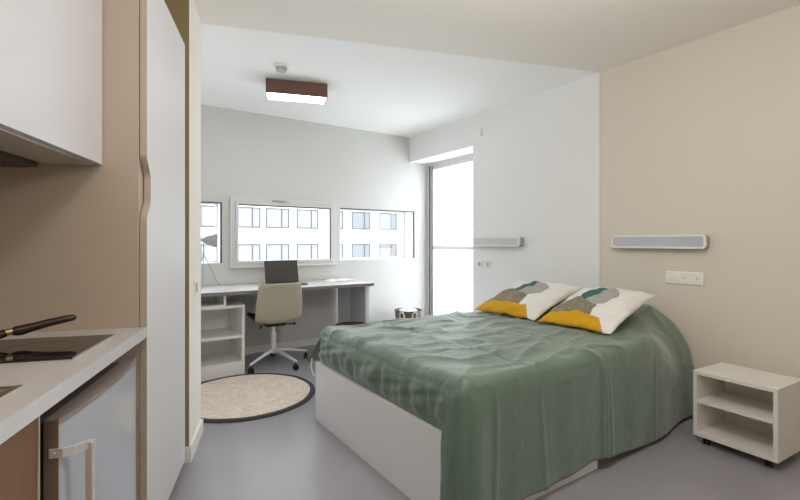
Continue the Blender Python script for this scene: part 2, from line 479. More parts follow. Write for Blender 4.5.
# worktop with a cut-out for the sink
t = kthing('worktop', 'pale grey straight kitchen worktop over the fridge', 'worktop', -.75, .8, CB)
SA0, SA1, SB0, SB1 = -.93, -.535, .66, 1.098
b = bm_new()
for q in ((-1.05, AF, SB1, 1.768), (-1.05, AF, -.4, SB0), (SA1, AF, SB0, SB1), (-1.05, SA0, SB0, SB1)):
    kbox(b, t, q[0], q[1], q[2], q[3], CB, CT)
bmesh.ops.remove_doubles(b, verts=b.verts, dist=.0005)
obj('top', b, M['worktop'], t[0])
b = bm_new(); kbox(b, t, AF, AF+.001, -.4, 1.768, CB, CT, 0); obj('edge_band', b, M['laminate'], t[0])

# sink
s = kthing('sink', 'stainless steel sink inset at the near end of the worktop', 'sink', -.73, .88, CT)
b = bm_new()
o = .016
for q in ((SA0-o, SA1+o, SB1, SB1+o), (SA0-o, SA1+o, SB0-o, SB0), (SA1, SA1+o, SB0, SB1), (SA0-o, SA0, SB0, SB1)):
    kbox(b, s, q[0], q[1], q[2], q[3], CT, CT+.003)
obj('rim', b, M['steel'], s[0])
b = bm_new()
def ring(i, z): return [b.verts.new((x-s[1], y-s[2], z-CT)) for x, y in ((SA0+i, SB0+i), (SA1-i, SB0+i), (SA1-i, SB1-i), (SA0+i, SB1-i))]
R = [ring(.001, CT+.002), ring(.012, CT-.03), ring(.02, CT-.14), ring(.05, CT-.155)]
for a_, c_ in zip(R, R[1:]):
    for k in range(4): b.faces.new((a_[k], c_[k], c_[(k+1) % 4], a_[(k+1) % 4]))
b.faces.new(R[-1]); obj('basin', b, M['steel'], s[0])

# base cabinet left of the fridge
c = kthing('base_cabinet', 'brown laminate base cabinet left of the fridge under the worktop', 'cabinet', -.75, .6)
b = bm_new()
kbox(b, c, -1.04, -.51, -.35, -.33, .0, CB); kbox(b, c, -1.04, -.51, 1.09, 1.108, .0, CB); kbox(b, c, -1.04, -1.03, -.33, 1.09, .08, CB); kbox(b, c, -1.03, -.51, -.33, 1.09, .08, .10)
obj('carcass', b, M['brown_panel'], c[0])
b = bm_new(); kbox(b, c, -.508, -.489, -.35, 1.106, .10, .792, .001); obj('door', b, M['brown_panel'], c[0])
b = bm_new(); kbox(b, c, -.51, -.487, 1.106, 1.111, .10, .792); obj('edge_strip', b, M['beige_base'], c[0])
b = bm_new(); kbox(b, c, -.95, -.55, -.33, 1.09, 0, .08); obj('plinth', b, M['dark_grey'], c[0])

# fridge
f = kthing('fridge', 'silver grey under-counter fridge with long bar handle', 'fridge', -.75, 1.41)
FB0, FB1, FT = 1.134, 1.684, .766
b = bm_new(); kbox(b, f, -1.03, -.50, FB0+.008, FB1-.004, .01, .755, .006); obj('body', b, M['dark_grey'], f[0])
n = 24
def dprof(inset=0):
    P = [(-.489, FB0+inset), (-.489, FB1-inset)]
    for k in range(n+1):
        u = 1-k/n
        bb = FB0+inset + (FB1-FB0-2*inset)*u
        bulge = .016*(1-(2*u-1)**2) + .004*(1-(2*u-1)**8)
        P.append((AF-.010+bulge, bb))
    return [(p[0]-f[1], p[1]-f[2]) for p in P]
b = bm_new(); prism(b, dprof(), 'z', .06, FT-.010)
fd = obj('door', b, M['fridge'], f[0], smooth=True)
b = bm_new(); prism(b, dprof(.001), 'z', FT-.010, FT+.003); obj('top_cap', b, M['fridge_cap'], fd, smooth=True)
b = bm_new(); kbox(b, f, -.4895, AF-.010, FB0-.0025, FB0-.0002, .06, FT); obj('side_trim', b, M['fridge_side'], fd)
hz0, hz1 = .22, .705
hd = bm_new()
for z in (hz1-.018, hz0):
    path = [(-.480, FB0-.003), (-.455, FB0-.004), (-.438, FB0+.004), (-.420, FB0+.022), (-.404, FB0+.032)]
    A = [(p[0]-f[1], p[1]-f[2]) for p in path]
    B = [(p[0]-f[1]+.003, p[1]-f[2]-.004) for p in path]
    prism(hd, A + B[::-1], 'z', z, z+.020)
kbox(hd, f, -.420, -.404, FB0+.020, FB0+.036, hz0-.02, hz1, .003)
lathe(hd, [(.004, 0), (.004, .003)], (-.470-f[1], FB0-.009-f[2], hz1-.008), 12, 'y')
obj('door_handle', hd, M['satin'], fd)

# upper cabinet
u = kthing('kitchen_cabinet', 'white wall cabinet hung above the hob, door closed', 'cabinet', -.8, 1.47, 1.435)
b = bm_new(); kbox(b, u, -1.015, -.611, 1.178, 1.749, 1.437, 2.2); obj('carcass', b, M['taupe'], u[0])
b = bm_new(); kbox(b, u, -.609, -.589, 1.178, 1.766, 1.429, 2.2, .0015); obj('door', b, M['laminate'], u[0])
# hood
h = kthing('cooker_hood', 'steel built-in cooker hood under the wall cabinet', 'cooker hood', -.8, 1.47, 1.40)
b = bm_new(); kbox(b, h, -1.01, -.775, 1.185, 1.745, 1.41, 1.436); obj('body', b, M['dark_grey'], h[0])
b = bm_new(); kbox(b, h, -.765, -.612, 1.182, 1.758, 1.424, 1.4355, .002); obj('front_visor', b, M['visor'], h[0])
b = bm_new(); kbox(b, h, -1.0, -.80, 1.21, 1.74, 1.406, 1.41, .001); obj('grease_filter', b, M['dark_grey'], h[0])
b = bm_new(); kbox(b, h, -.83, -.80, 1.33, 1.47, 1.402, 1.4065, .001); obj('lamp_cover', b, M['steel'], h[0])

for q in (u[0], h[0]):           # hung a touch out of true, about the corner at the wardrobe
    pv = Vector(K(-.589, 1.766) + (0,)); dl_ = -math.radians(1.8)
    r_ = Vector((q.location.x, q.location.y, 0)) - pv; r_.rotate(Matrix.Rotation(dl_, 3, 'Z'))
    q.location = (pv.x+r_.x, pv.y+r_.y, q.location.z); q.rotation_euler.z += dl_

# hob
HB0, HB1, HA0, HA1 = 1.334, 1.633, -1.0, -.513
hb = kthing('hob', 'black glass two-ring hob set in the worktop', 'hob', -.75, 1.48, CT)
b = bm_new(); kbox(b, hb, HA0, HA1, HB0, HB1, CT, CT+.005, .0015); obj('glass_plate', b, M['hob'], hb[0])
b = bm_new(); kbox(b, hb, HA1, HA1+.005, HB0-.004, HB1+.004, CT, CT+.004); obj('steel_edge', b, M['steel'], hb[0])
b = bm_new(); kbox(b, hb, HA0-.005, HA0, HB0-.004, HB1+.004, CT, CT+.004); obj('steel_edge', b, M['steel'], hb[0])
for aa in (-.88, -.65):
    b = bm_new()
    bmesh.ops.create_circle(b, segments=40, radius=.088, cap_ends=False)
    inner = [v for v in b.verts]
    lathe(b, [(.085, 0), (.088, 0)], (0, 0, .0053), 40, cap=False)
    bmesh.ops.delete(b, geom=inner, context='VERTS')
    bmesh.ops.translate(b, vec=(aa-hb[1], 1.48-hb[2], 0), verts=b.verts)
    obj('cooking_ring', b, M['ring'], hb[0])

# frying pan
pcx, pcy = -.868, 1.476
p = kthing('frying_pan', 'black frying pan standing on the hob with its handle to the right', 'pan', pcx, pcy, CT+.0055)
b = bm_new(); lathe(b, [(.0, .004), (.085, .004), (.102, .034), (.105, .034), (.087, .0), (.0, .0)], (0, 0, 0), 40, cap=False)
bmesh.ops.remove_doubles(b, verts=b.verts, dist=.0004); obj('body', b, M['black'], p[0], smooth=True)
d = Vector((-.6236+.758, 1.639-1.549, 0)); d.normalize()
def hp(s_, z): return (d.x*s_, d.y*s_, z)
b = bm_new(); tube(b, [hp(.098, .024), hp(.112, .030), hp(.127, .035)], [.012, .012, .0115], 12); obj('bracket', b, M['black'], p[0], smooth=True)
b = bm_new(); tube(b, [hp(.126, .035), hp(.143, .037)], [.0105, .0105], 12); obj('ferrule', b, M['brass'], p[0], smooth=True)
b = bm_new(); tube(b, [hp(.140, .036), hp(.150, .037), hp(.165, .038), hp(.19, .043), (hp(.23, .051)), hp(.27, .0565), hp(.290, .0585), hp(.297, .059)], [.010, .0145, .015, .0125, .012, .0115, .010, .005], 14); obj('handle', b, M['dark_brown'], p[0], smooth=True)

# light switch on the partition
x, y = K(PA, 2.70)
sw = thing('light_switch', 'white square light switch on the end of the partition', 'switch', (x, y, .90), KROT)
b = bm_new(); box(b, 0, .010, -.042, .042, -.045, .045, .003); obj('plate', b, M['plastic'], sw)
b = bm_new(); box(b, .010, .014, -.020, .020, -.026, .026, .002); obj('rocker', b, M['lamp_clear'], sw)

# ------------------------------------------------------------------ right wall fittings
def wall_lamp(y0, y1, label, panel):
    yc = (y0+y1)/2; L2 = (y1-y0)/2
    t = thing('wall_lamp', label, 'wall lamp', (XR, yc, H-.001), 0, 'bar lamps on the right wall')
    hh, dp = .0455, .068
    def stad(r, L_):
        P = []
        c_ = min(r, .024 - (hh-r)*.8)
        for sx_, sy_, a0_ in ((1, -1, -PI/2), (1, 1, 0), (-1, 1, PI/2), (-1, -1, PI)):
            for k in range(8): a = a0_ + PI/2*k/7; P.append((sx_*(L_-c_)+c_*math.cos(a), sy_*(r-c_)+c_*math.sin(a)))
        return P
    b = bm_new(); prism(b, stad(hh, L2), 'x', -dp+.012, -.004); obj('back_box', b, M['lamp_grey'], t, smooth=True)
    # front frame as ring
    b = bm_new(); O, I = stad(hh+.001, L2+.001), stad(hh-.012, L2-.012)
    vo = [[b.verts.new((xx, p_[0], p_[1])) for p_ in P] for P, xx in ((O, -dp+.014), (O, -dp), (I, -dp), (I, -dp+.012))]
    for A, B_ in zip(vo, vo[1:]):
        for k in range(len(A)): b.faces.new((A[k], A[(k+1) % len(A)], B_[(k+1) % len(A)], B_[k]))
    bmesh.ops.recalc_face_normals(b, faces=b.faces); obj('front_frame', b, M['lamp_white'], t, smooth=True)
    b = bm_new(); prism(b, stad(hh-.013, L2-.013), 'x', -dp+.004, -dp+.013); obj('light_panel', b, panel, t)
    b = bm_new(); box(b, -.012, 0, -.10, .10, -.03, .03); obj('wall_plate', b, M['lamp_white'], t)
    return t
wall_lamp(1.25, 1.88, 'white bar wall lamp on the beige wall above the near side of the bed', M['lamp_panel'])
wall_lamp(2.775, 3.395, 'grey bar wall lamp on the white wall beside the balcony door', M['lamp_clear'])

so = thing('wall_socket', 'white triple wall socket plate on the beige wall, below the bar lamp', 'socket', (XR, 1.402, .913), 0)
b = bm_new(); box(b, -.010, 0, -.117, .117, -.042, .042, .003); obj('plate', b, M['plastic'], so)
for k, yy in enumerate((.078, 0, -.078)):
    b = bm_new()
    if k == 0: lathe(b, [(.030, -.010), (.029, -.016), (.012, -.019)], (0, yy, 0), 28, 'x')
    else: lathe(b, [(.031, -.010), (.030, -.0135), (.026, -.0135), (.024, -.0102)], (0, yy, 0), 28, 'x')
    g = obj('dimmer_knob' if k == 0 else 'socket_ring', b, M['plastic'] if k else M['lamp_white'], so, smooth=True)
    if k:
        b = bm_new()
        for dy in ((-.0095, .0095) if k == 1 else (0,)): lathe(b, [(.0035, -.0112), (.0035, -.0104)], (0, yy+dy, -.002), 10, 'x')
        lathe(b, [(.003, -.013), (.003, -.0104)], (0, yy, .010), 10, 'x') if k == 1 else None
        obj('hole', b, M['gasket'], so)
for yy, lab in ((3.355, 'small white socket plate beside the balcony door, nearer the door'), (3.235, 'small white switch plate beside the balcony door, further from the door')):
    t = thing('wall_socket' if yy > 3.3 else 'light_switch', lab, 'socket' if yy > 3.3 else 'switch', (XR, yy, .925), 0)
    b = bm_new(); box(b, -.010, 0, -.04, .04, -.04, .04, .003); obj('plate', b, M['plastic'], t)
    if yy > 3.3:
        b = bm_new(); lathe(b, [(.026, -.010), (.025, -.012), (.018, -.0115)], (0, 0, 0), 20, 'x'); obj('socket_ring', b, M['lamp_clear'], t, smooth=True)
        b = bm_new(); lathe(b, [(.007, -.0125), (.007, -.0116)], (0, 0, 0), 12, 'x'); obj('hole', b, M['gasket'], t)
    else:
        b = bm_new(); box(b, -.014, -.010, -.022, .022, -.028, .028, .002); obj('rocker', b, M['lamp_clear'], t)
t = tag(obj('wall_sensor', box(bm_new(), -.03, 0, -.012, .012, -.045, .045, .005), M['plastic']), 'small white sensor high on the white wall right of the balcony door top', 'sensor')
t.location = (XR, 3.33, 2.30)

# ------------------------------------------------------------------ ceiling fittings
def cam2w(X, Y): c, s_ = math.cos(YAW), math.sin(YAW); return (X*c + Y*s_, -X*s_ + Y*c)
lx, ly = cam2w(-.882, 3.755)
cl = thing('ceiling_lamp', 'brown rectangular ceiling lamp with white diffuser underneath', 'ceiling lamp', (lx, ly, ZC), KROT)
b = bm_new(); W2, D2, Z0 = .250, .10, -.120
for q in ((-W2, W2, -D2, -D2+.009), (-W2, W2, D2-.009, D2), (-W2, -W2+.009, -D2+.009, D2-.009), (W2-.009, W2, -D2+.009, D2-.009)):
    box(b, q[0], q[1], q[2], q[3], Z0, -.006)
obj('lamp_shade', b, M['lamp_brown'], cl)
b = bm_new(); box(b, -W2+.0095, W2-.0095, -D2+.0095, D2-.0095, Z0+.002, Z0+.008); obj('diffuser', b, M['diffuser'], cl)
b = bm_new(); box(b, -W2+.0095, W2-.0095, -D2+.0095, D2-.0095, -.022, -.004); box(b, -.12, .12, -.05, .05, -.004, 0); obj('ceiling_plate', b, M['lamp_white'], cl)
sx, sy = cam2w(-.905, 3.36)
sd = thing('smoke_detector', 'small round white smoke detector on the ceiling near the brown lamp', 'smoke detector', (sx, sy, ZC), 0)
b = bm_new(); lathe(b, [(.054, 0), (.054, -.012), (.050, -.016)], (0, 0, 0), 32); obj('base', b, M['plastic'], sd, smooth=True)
b = bm_new(); lathe(b, [(.044, -.016), (.044, -.024), (.036, -.040), (.01, -.044)], (0, 0, 0), 32); obj('sensor_cap', b, M['lamp_grey'], sd, smooth=True)

# ------------------------------------------------------------------ desk group
DZT = .731
dk = thing('desk', 'long white-topped desk with taupe edge under the windows', 'desk', (1.2, 4.3, 0))
def lb(bm, o, x0, x1, y0, y1, z0, z1, bev=0): return box(bm, x0-o.location.x, x1-o.location.x, y0-o.location.y, y1-o.location.y, z0-o.location.z, z1-o.location.z, bev)
b = bm_new(); lb(b, dk, .12, 2.31, 3.932, 4.635, DZT-.030, DZT, .001); obj('desktop', b, M['desk_top'], dk)
b = bm_new(); lb(b, dk, .12, 2.312, 3.930, 3.9325, DZT-.031, DZT-.0015); lb(b, dk, 2.31, 2.312, 3.93, 4.635, DZT-.031, DZT-.0015); obj('edge_band', b, M['desk_edge'], dk)
b = bm_new(); lb(b, dk, 2.235, 2.265, 3.95, 4.63, 0, DZT-.030); obj('leg_panel', b, M['desk_leg'], dk)
b = bm_new(); lb(b, dk, 2.218, 2.235, 3.95, 4.28, 0, DZT-.030); obj('leg_box', b, M['desk_leg_dark'], dk)
b = bm_new(); lb(b, dk, .125, .15, 3.95, 4.63, 0, DZT-.030); obj('leg_panel', b, M['desk_leg'], dk)

bc = thing('shelf_unit', 'low white open shelf unit under the left end of the desk', 'shelf unit', (.67, 4.16, 0))
ux0, ux1, uy0, uy1, uz = .32, 1.015, 3.95, 4.38, .608
b = bm_new(); lb(b, bc, ux0, ux0+.022, uy0, uy1, 0, uz-.022); obj('side_panel', b, M['unit_white'], bc)
b = bm_new(); lb(b, bc, ux1-.022, ux1, uy0, uy1, 0, uz-.022); obj('side_panel', b, M['unit_white'], bc)
b = bm_new(); lb(b, bc, ux0, ux1, uy0, uy1, uz-.022, uz, .001); obj('top', b, M['unit_white'], bc)
for z in (.115, .345):
    b = bm_new(); lb(b, bc, ux0+.022, ux1-.022, uy0+.004, uy1-.01, z-.022, z); obj('shelf', b, M['unit_white'], bc)
b = bm_new(); lb(b, bc, ux0+.022, ux1-.022, uy1-.01, uy1, .0, uz-.022); obj('back_panel', b, M['unit_white'], bc)
b = bm_new(); lb(b, bc, ux0+.022, ux1-.022, uy0+.006, uy0+.024, 0, .092); obj('plinth', b, M['unit_white'], bc)
rx = thing('desk_riser', 'small white open box between shelf unit and desktop', 'box', (.62, 4.12, uz))
b = bm_new()
lb(b, rx, .36, .375, 3.96, 4.30, uz, .697); lb(b, rx, .845, .860, 3.96, 4.30, uz, .697); lb(b, rx, .375, .845, 4.285, 4.30, uz, .697)
obj('sides', b, M['unit_white'], rx)
b = bm_new(); lb(b, rx, .375, .845, 3.962, 4.285, uz, uz+.010); obj('bottom', b, M['unit_white'], rx)

# laptop
lp = thing('laptop', 'open dark grey laptop standing on the desk behind the chair', 'laptop', (1.49, 4.36, DZT))
b = bm_new(); box(b, -.17, .175, -.24, 0, .003, .017, .003); base = obj('base', b, M['laptop'], lp)
b = bm_new()
for r_ in range(5):
    for c_ in range(14): box(b, -.145+c_*.021, -.127+c_*.021, -.11+r_*.019, -.095+r_*.019, .0172, .0185)
obj('keyboard', b, M['black'], base)
b = bm_new(); box(b, -.05, .05, -.225, -.145, .0172, .0178); obj('touchpad', b, M['seat_dark'], base)
for xx in (-.15, .15):
    for yy in (-.22, -.02):
        b = bm_new(); lathe(b, [(.008, 0), (.008, .004)], (xx, yy, 0), 10); obj('rubber_foot', b, M['black'], base)
b = bm_new(); box(b, -.17, .175, -.004, .004, 0, .225, .003); ld = obj('lid', b, M['laptop'], lp)
ld.location = (0, .004, .017); ld.rotation_euler.x = -math.radians(13)
b = bm_new(); box(b, -.160, .165, -.0055, -.0042, .014, .216); obj('screen', b, M['screen'], ld)

# magazine, open
mg = thing('magazine', 'open white magazine lying at the right end of the desk', 'magazine', (2.13, 4.335, DZT), -.04)
for sgn in (-1, 1):
    b = bm_new(); g = []
    for i in range(9):
        t_ = i/8; xx = sgn*.155*t_; z = .006 + .016*math.sin(PI*min(1, t_*1.15))**.8*(1-.35*t_) if 0 < t_ < .87 else .006
        g.append((xx, z))
    prism(b, [(q[0], q[1]) for q in g] + [(q[0], 0) for q in g[::-1]], 'y', -.11, .11); obj('page_block', b, M['paper'], mg, smooth=True)

# desk lamp
ft = [Vector((.913, 4.49, DZT)), Vector((.68, 4.49, DZT)), Vector((.735, 4.34, DZT))]
jt = Vector((.768, 4.45, 1.045)); top = Vector((.768, 4.45, 1.175))
dl = thing('desk_lamp', 'grey tripod desk lamp with spot shade on the left end of the desk', 'lamp', (.768, 4.45, DZT))
O_ = Vector(dl.location)
for q in ft:
    b = bm_new(); tube(b, [q-O_+Vector((0, 0, .004)), jt-O_], .0042, 8); obj('leg', b, M['lamp_grey'], dl, smooth=True)
b = bm_new(); tube(b, [jt-O_, top-O_-Vector((0, 0, .02))], .005, 8); lathe(b, [(.009, -.01), (.009, .012)], jt-O_, 12); obj('stem', b, M['lamp_grey'], dl, smooth=True)
b = bm_new(); ax = Vector((1, -.10, 0)).normalized()
prof = [(.014, -.035), (.017, -.03), (.019, .0), (.034, .012), (.046, .05), (.060, .09), (.068, .115), (.065, .115), (.057, .088), (.042, .048), (.03, .018), (.001, .014)]
lathe(b, prof, (0, 0, 0), 28, 'x', cap=False)
bmesh.ops.rotate(b, cent=(0, 0, 0), matrix=Matrix.Rotation(-.12, 3, 'Z') @ Matrix.Rotation(.05, 3, 'Y'), verts=b.verts)
bmesh.ops.translate(b, vec=top-O_, verts=b.verts); obj('lamp_shade', b, M['lamp_grey'], dl, smooth=True)
b = bm_new(); bmesh.ops.create_uvsphere(b, u_segments=16, v_segments=10, radius=.026); bmesh.ops.translate(b, vec=top-O_+Vector((.06, -.006, 0)), verts=b.verts); obj('bulb', b, M['plastic'], dl, smooth=True)

# swivel chair
ch = thing('desk_chair', 'beige swivel desk chair with chrome star base in front of the desk', 'chair', (1.322, 4.125, 0), -.04)
def shell(w_scale, off, s0=0., s1=1., nu=36, nv=26):
    b = bm_new(); G = []
    prof = [(-.260, .782), (-.249, .695), (-.236, .60), (-.222, .52), (-.190, .445), (-.130, .412), (-.04, .405), (.08, .412), (.17, .418), (.215, .408)]
    def P(s):
        f_ = s*(len(prof)-1); i = min(int(f_), len(prof)-2); t_ = f_-i
        p0, p1, p2, p3 = [Vector(prof[max(0, min(len(prof)-1, i+k))]) for k in (-1, 0, 1, 2)]
        return .5*((2*p1) + (p2-p0)*t_ + (2*p0-5*p1+4*p2-p3)*t_*t_ + (3*p1-p0-3*p2+p3)*t_**3)
    for i in range(nu+1):
        s = s0 + (s1-s0)*i/nu
        c_ = P(s); d_ = (P(min(1, s+.01))-P(max(0, s-.01))).normalized(); nrm = Vector((-d_.y, d_.x))
        hw = (.188 + .022*math.sin(PI*min(1, s*1.5)))*w_scale
        e = min(s-s0, s1-s)/.045
        if e < 1: hw *= .86 + .14*math.sqrt(max(0, 1-(1-e)**2))
        row = []
        for j in range(nv+1):
            t_ = -1+2*j/nv
            lift = .030*abs(t_)**2.6
            n_ = nrm*(off+lift)
            row.append(b.verts.new((hw*t_, c_.x+n_.x*1.0, c_.y+n_.y)))
        G.append(row)
    for i in range(nu):
        for j in range(nv): b.faces.new((G[i][j], G[i][j+1], G[i+1][j+1], G[i+1][j]))
    bmesh.ops.recalc_face_normals(b, faces=b.faces)
    return b
def solid(o, th, off=0):
    m_ = o.modifiers.new('thickness', 'SOLIDIFY'); m_.thickness = th; m_.offset = off
    return o
solid(obj('shell', shell(1, 0), M['chair'], ch, smooth=True), .016)
solid(obj('seat_pad', shell(1.03, .022, .50, .985), M['seat_dark'], ch, smooth=True), .026)
b = bm_new(); box(b, -.09, .09, -.10, .10, .372, .398, .006); tube(b, [(.06, -.02, .378), (.15, -.05, .376), (.175, -.06, .372)], .007, 8); tube(b, [(-.15, -.15, .405), (-.16, -.17, .385)], .01, 8); tube(b, [(.15, -.15, .405), (.16, -.17, .385)], .01, 8)
obj('mechanism', b, M['black'], ch, smooth=True)
b = bm_new(); lathe(b, [(.020, .14), (.028, .15), (.028, .30), (.016, .302), (.016, .375)], (0, 0, 0), 20); obj('gas_column', b, M['satin'], ch, smooth=True)
b = bm_new(); lathe(b, [(.03, .105), (.04, .115), (.04, .150), (.03, .158)], (0, 0, 0), 24)
R_ = .325
for k in range(5):
    a = math.radians(-143 + 72*k) + .04
    dx, dy = math.cos(a), math.sin(a)
    tube(b, [(dx*.03, dy*.03, .135), (dx*.15, dy*.15, .120), (dx*(R_-.01), dy*(R_-.01), .085), (dx*(R_+.012), dy*(R_+.012), .078)], [.019, .017, .013, .010], 10)
obj('star_base', b, M['satin'], ch, smooth=True)
for k in range(5):
    a = math.radians(-143 + 72*k) + .04
    b = bm_new(); ox, oy = R_*math.cos(a), R_*math.sin(a)
    for sgn in (-1, 1): lathe(b, [(.020, -.007), (.027, -.005), (.027, .005), (.020, .007)], (0, sgn*.012, .027), 20, 'y')
    box(b, -.010, .016, -.004, .004, .022, .058, .002)
    lathe(b, [(.007, .05), (.007, .082)], (0, 0, 0), 10)
    bmesh.ops.rotate(b, cent=(0, 0, 0), matrix=Matrix.Rotation(a+1.1, 3, 'Z'), verts=b.verts)
    bmesh.ops.translate(b, vec=(ox, oy, 0), verts=b.verts)
    obj('caster', b, M['black'], ch, smooth=True)

# rug
rg = thing('round_rug', 'round natural jute rug with charcoal border on the floor', 'rug', (.880, 3.413, 0))
b = bm_new(); lathe(b, [(.0, .012), (.25, .0125), (.482, .012), (.484, .004)], (0, 0, 0), 96, cap=False); bmesh.ops.remove_doubles(b, verts=b.verts, dist=.0004)
obj('jute_centre', b, M['jute'], rg, smooth=True)
b = bm_new(); seg = 120
rings = []
for k in range(seg):
    a = 2*PI*k/seg; wob = .006*noise.noise(Vector((math.cos(a)*3, math.sin(a)*3, 0)))
    row = []
    for r_, z in ((.478, .001), (.480, .014), (.494, .017), (.513, .014), (.520, .001)):
        row.append(b.verts.new(((r_+wob)*math.cos(a), (r_+wob)*math.sin(a), z)))
    rings.append(row)
for k in range(seg):
    for j in range(4): b.faces.new((rings[k][j], rings[(k+1) % seg][j], rings[(k+1) % seg][j+1], rings[k][j+1]))
bmesh.ops.recalc_face_normals(b, faces=b.faces); obj('border', b, M['rug_edge'], rg, smooth=True)

# stool behind the bed
stl = thing('stool', 'low dark stool behind the bed, beside the desk leg', 'stool', (1.985, 3.80, 0))
b = bm_new(); lathe(b, [(.15, .325), (.165, .330), (.168, .345), (.160, .356), (.01, .360)], (0, 0, 0), 36); obj('seat', b, M['black'], stl, smooth=True)
for k in range(4):
    a = PI/4 + k*PI/2; b = bm_new(); tube(b, [(.11*math.cos(a), .11*math.sin(a), .325), (.135*math.cos(a), .135*math.sin(a), 0)], .013, 10); obj('leg', b, M['black'], stl, smooth=True)

# basket
bk = thing('wicker_basket', 'round grey-brown wicker basket with pale handles by the balcony door', 'basket', (3.045, 4.36, 0))
b = bm_new(); prof = [(.12, 0), (.125, .002)] + [(.125+.04*(k/16)**.8 + (.003 if k % 2 else -.001), .33*k/16+.002) for k in range(1, 17)] + [(.170, .338), (.160, .338), (.155, .32), (.13, .03), (.0, .03)]
lathe(b, prof, (0, 0, 0), 40, cap=False); bmesh.ops.remove_doubles(b, verts=b.verts, dist=.0003); obj('basket_body', b, M['wicker'], bk, smooth=True)
for a in (math.radians(-150), math.radians(-100)):
    b = bm_new(); rr = .174
    pth = [(rr*math.cos(a-.16), rr*math.sin(a-.16), .26), (rr*math.cos(a-.13)*1.06, rr*math.sin(a-.13)*1.04, .315), (rr*math.cos(a)*1.05, rr*math.sin(a)*1.05, .330), (rr*math.cos(a+.13)*1.06, rr*math.sin(a+.13)*1.04, .315), (rr*math.cos(a+.16), rr*math.sin(a+.16), .26)]
    tube(b, pth, .009, 8); obj('handle', b, M['beige_base'], bk, smooth=True)
tw = bm_new(); bmesh.ops.create_icosphere(tw, subdivisions=4, radius=1)
for v in tw.verts:
    n_ = noise.noise(v.co*2.2)*.25
    v.co = Vector((v.co.x*.115*(1+n_), v.co.y*.115*(1+n_), v.co.z*.05*(1+2*n_)))
tag(obj('towel', tw, M['paper'], smooth=True), 'white crumpled cloth inside the wicker basket', 'cloth').location = (3.055, 4.375, .305)

# ------------------------------------------------------------------ bed
bd = thing('bed', 'white double bed frame with panel foot board, head to the beige wall', 'bed', (2.15, 2.0, 0))
b = bm_new(); lb(b, bd, 1.14, 1.165, 1.305, 2.69, 0, .374, .001); obj('foot_board', b, M['bed_board'], bd)
b = bm_new(); lb(b, bd, 1.165, 2.091, 1.305, 1.325, 0, .374, .001); obj('side_board', b, M['bed_board'], bd)
b = bm_new(); lb(b, bd, 2.091, 3.06, 1.352, 1.370, 0, .355, .001); obj('side_board', b, M['bed_board'], bd)
b = bm_new(); lb(b, bd, 1.165, 3.22, 2.67, 2.69, 0, .374, .001); obj('side_board', b, M['bed_board'], bd)
b = bm_new(); lb(b, bd, 1.165, 3.06, 1.372, 2.67, .26, .28); obj('slat_base', b, M['bed_board'], bd)
b = bm_new(); lb(b, bd, 1.20, 3.12, 1.44, 2.64, .281, .50, .08); obj('mattress', b, M['paper'], bd, smooth=True)

# blanket draped over mattress
BX0, BX1, BY0, BY1 = 1.165, 3.238, 1.288, 2.700
def smooth01(t_): t_ = max(0, min(1, t_)); return t_*t_*(3-2*t_)
def yb(x): return BY0 + .055*smooth01((x-2.65)/.45)
def outline():
    """points, outward normals, tags along far side -> foot -> near side"""
    P = []; r = .055; stp = .0125
    n_ = int((BX1-BX0-r)/stp)
    for k in range(n_): P.append((BX1-(BX1-BX0-r)*k/n_, BY1, 0, 1))
    for k in range(9): a = PI/2+PI/2*k/9; P.append((BX0+r+r*math.cos(a), BY1-r+r*math.sin(a), math.cos(a), math.sin(a)))
    n_ = int((BY1-BY0-2*r)/stp)
    for k in range(n_): P.append((BX0, BY1-r-(BY1-BY0-2*r)*k/n_, -1, 0))
    for k in range(9): a = PI+PI/2*k/9; P.append((BX0+r+r*math.cos(a), BY0+r+r*math.sin(a), math.cos(a), math.sin(a)))
    n_ = int((BX1-BX0-r)/stp)
    for k in range(n_+1): x_ = BX0+r+(BX1-BX0-r)*k/n_; P.append((x_, yb(x_), 0, -1))
    return P
def top_z(x, y):
    z = .592
    # pillows under the cover at the head end
    hx = smooth01((x-2.58)/.38); hy = smooth01((y-1.33)/.36)*smooth01((2.74-y)/.30)
    z += .115*hx*hy
    # wrinkles
    a = noise.noise(Vector((x*2.1+3, y*5.5, 1.7)))*.014 + noise.noise(Vector((x*6+y*4, y*9-x*3, 4.2)))*.006
    rg_ = 1-abs(noise.noise(Vector((x*3.2-y*2.0, y*4.8+x*.8, 9.1))))*2
    z += a + .016*max(0, rg_)**3
    # long crease lines, quilt seams
    for xs_ in (1.62, 2.13, 2.64):
        z -= .006*math.exp(-((x-xs_-.01*noise.noise(Vector((y*3, 0, xs_))))/.008)**2)
    for ys_ in (1.75, 2.22):
        z -= .005*math.exp(-((y-ys_)/.008)**2)
    return z
def edge_drop(e, R):
    if e >= R: return 0
    return R - math.sqrt(max(0, R*R-(R-e)**2))
bm = bm_new(); OUT = outline(); NP = len(OUT)
NT, NS = 46, 30
cols_ = []
acc = 0
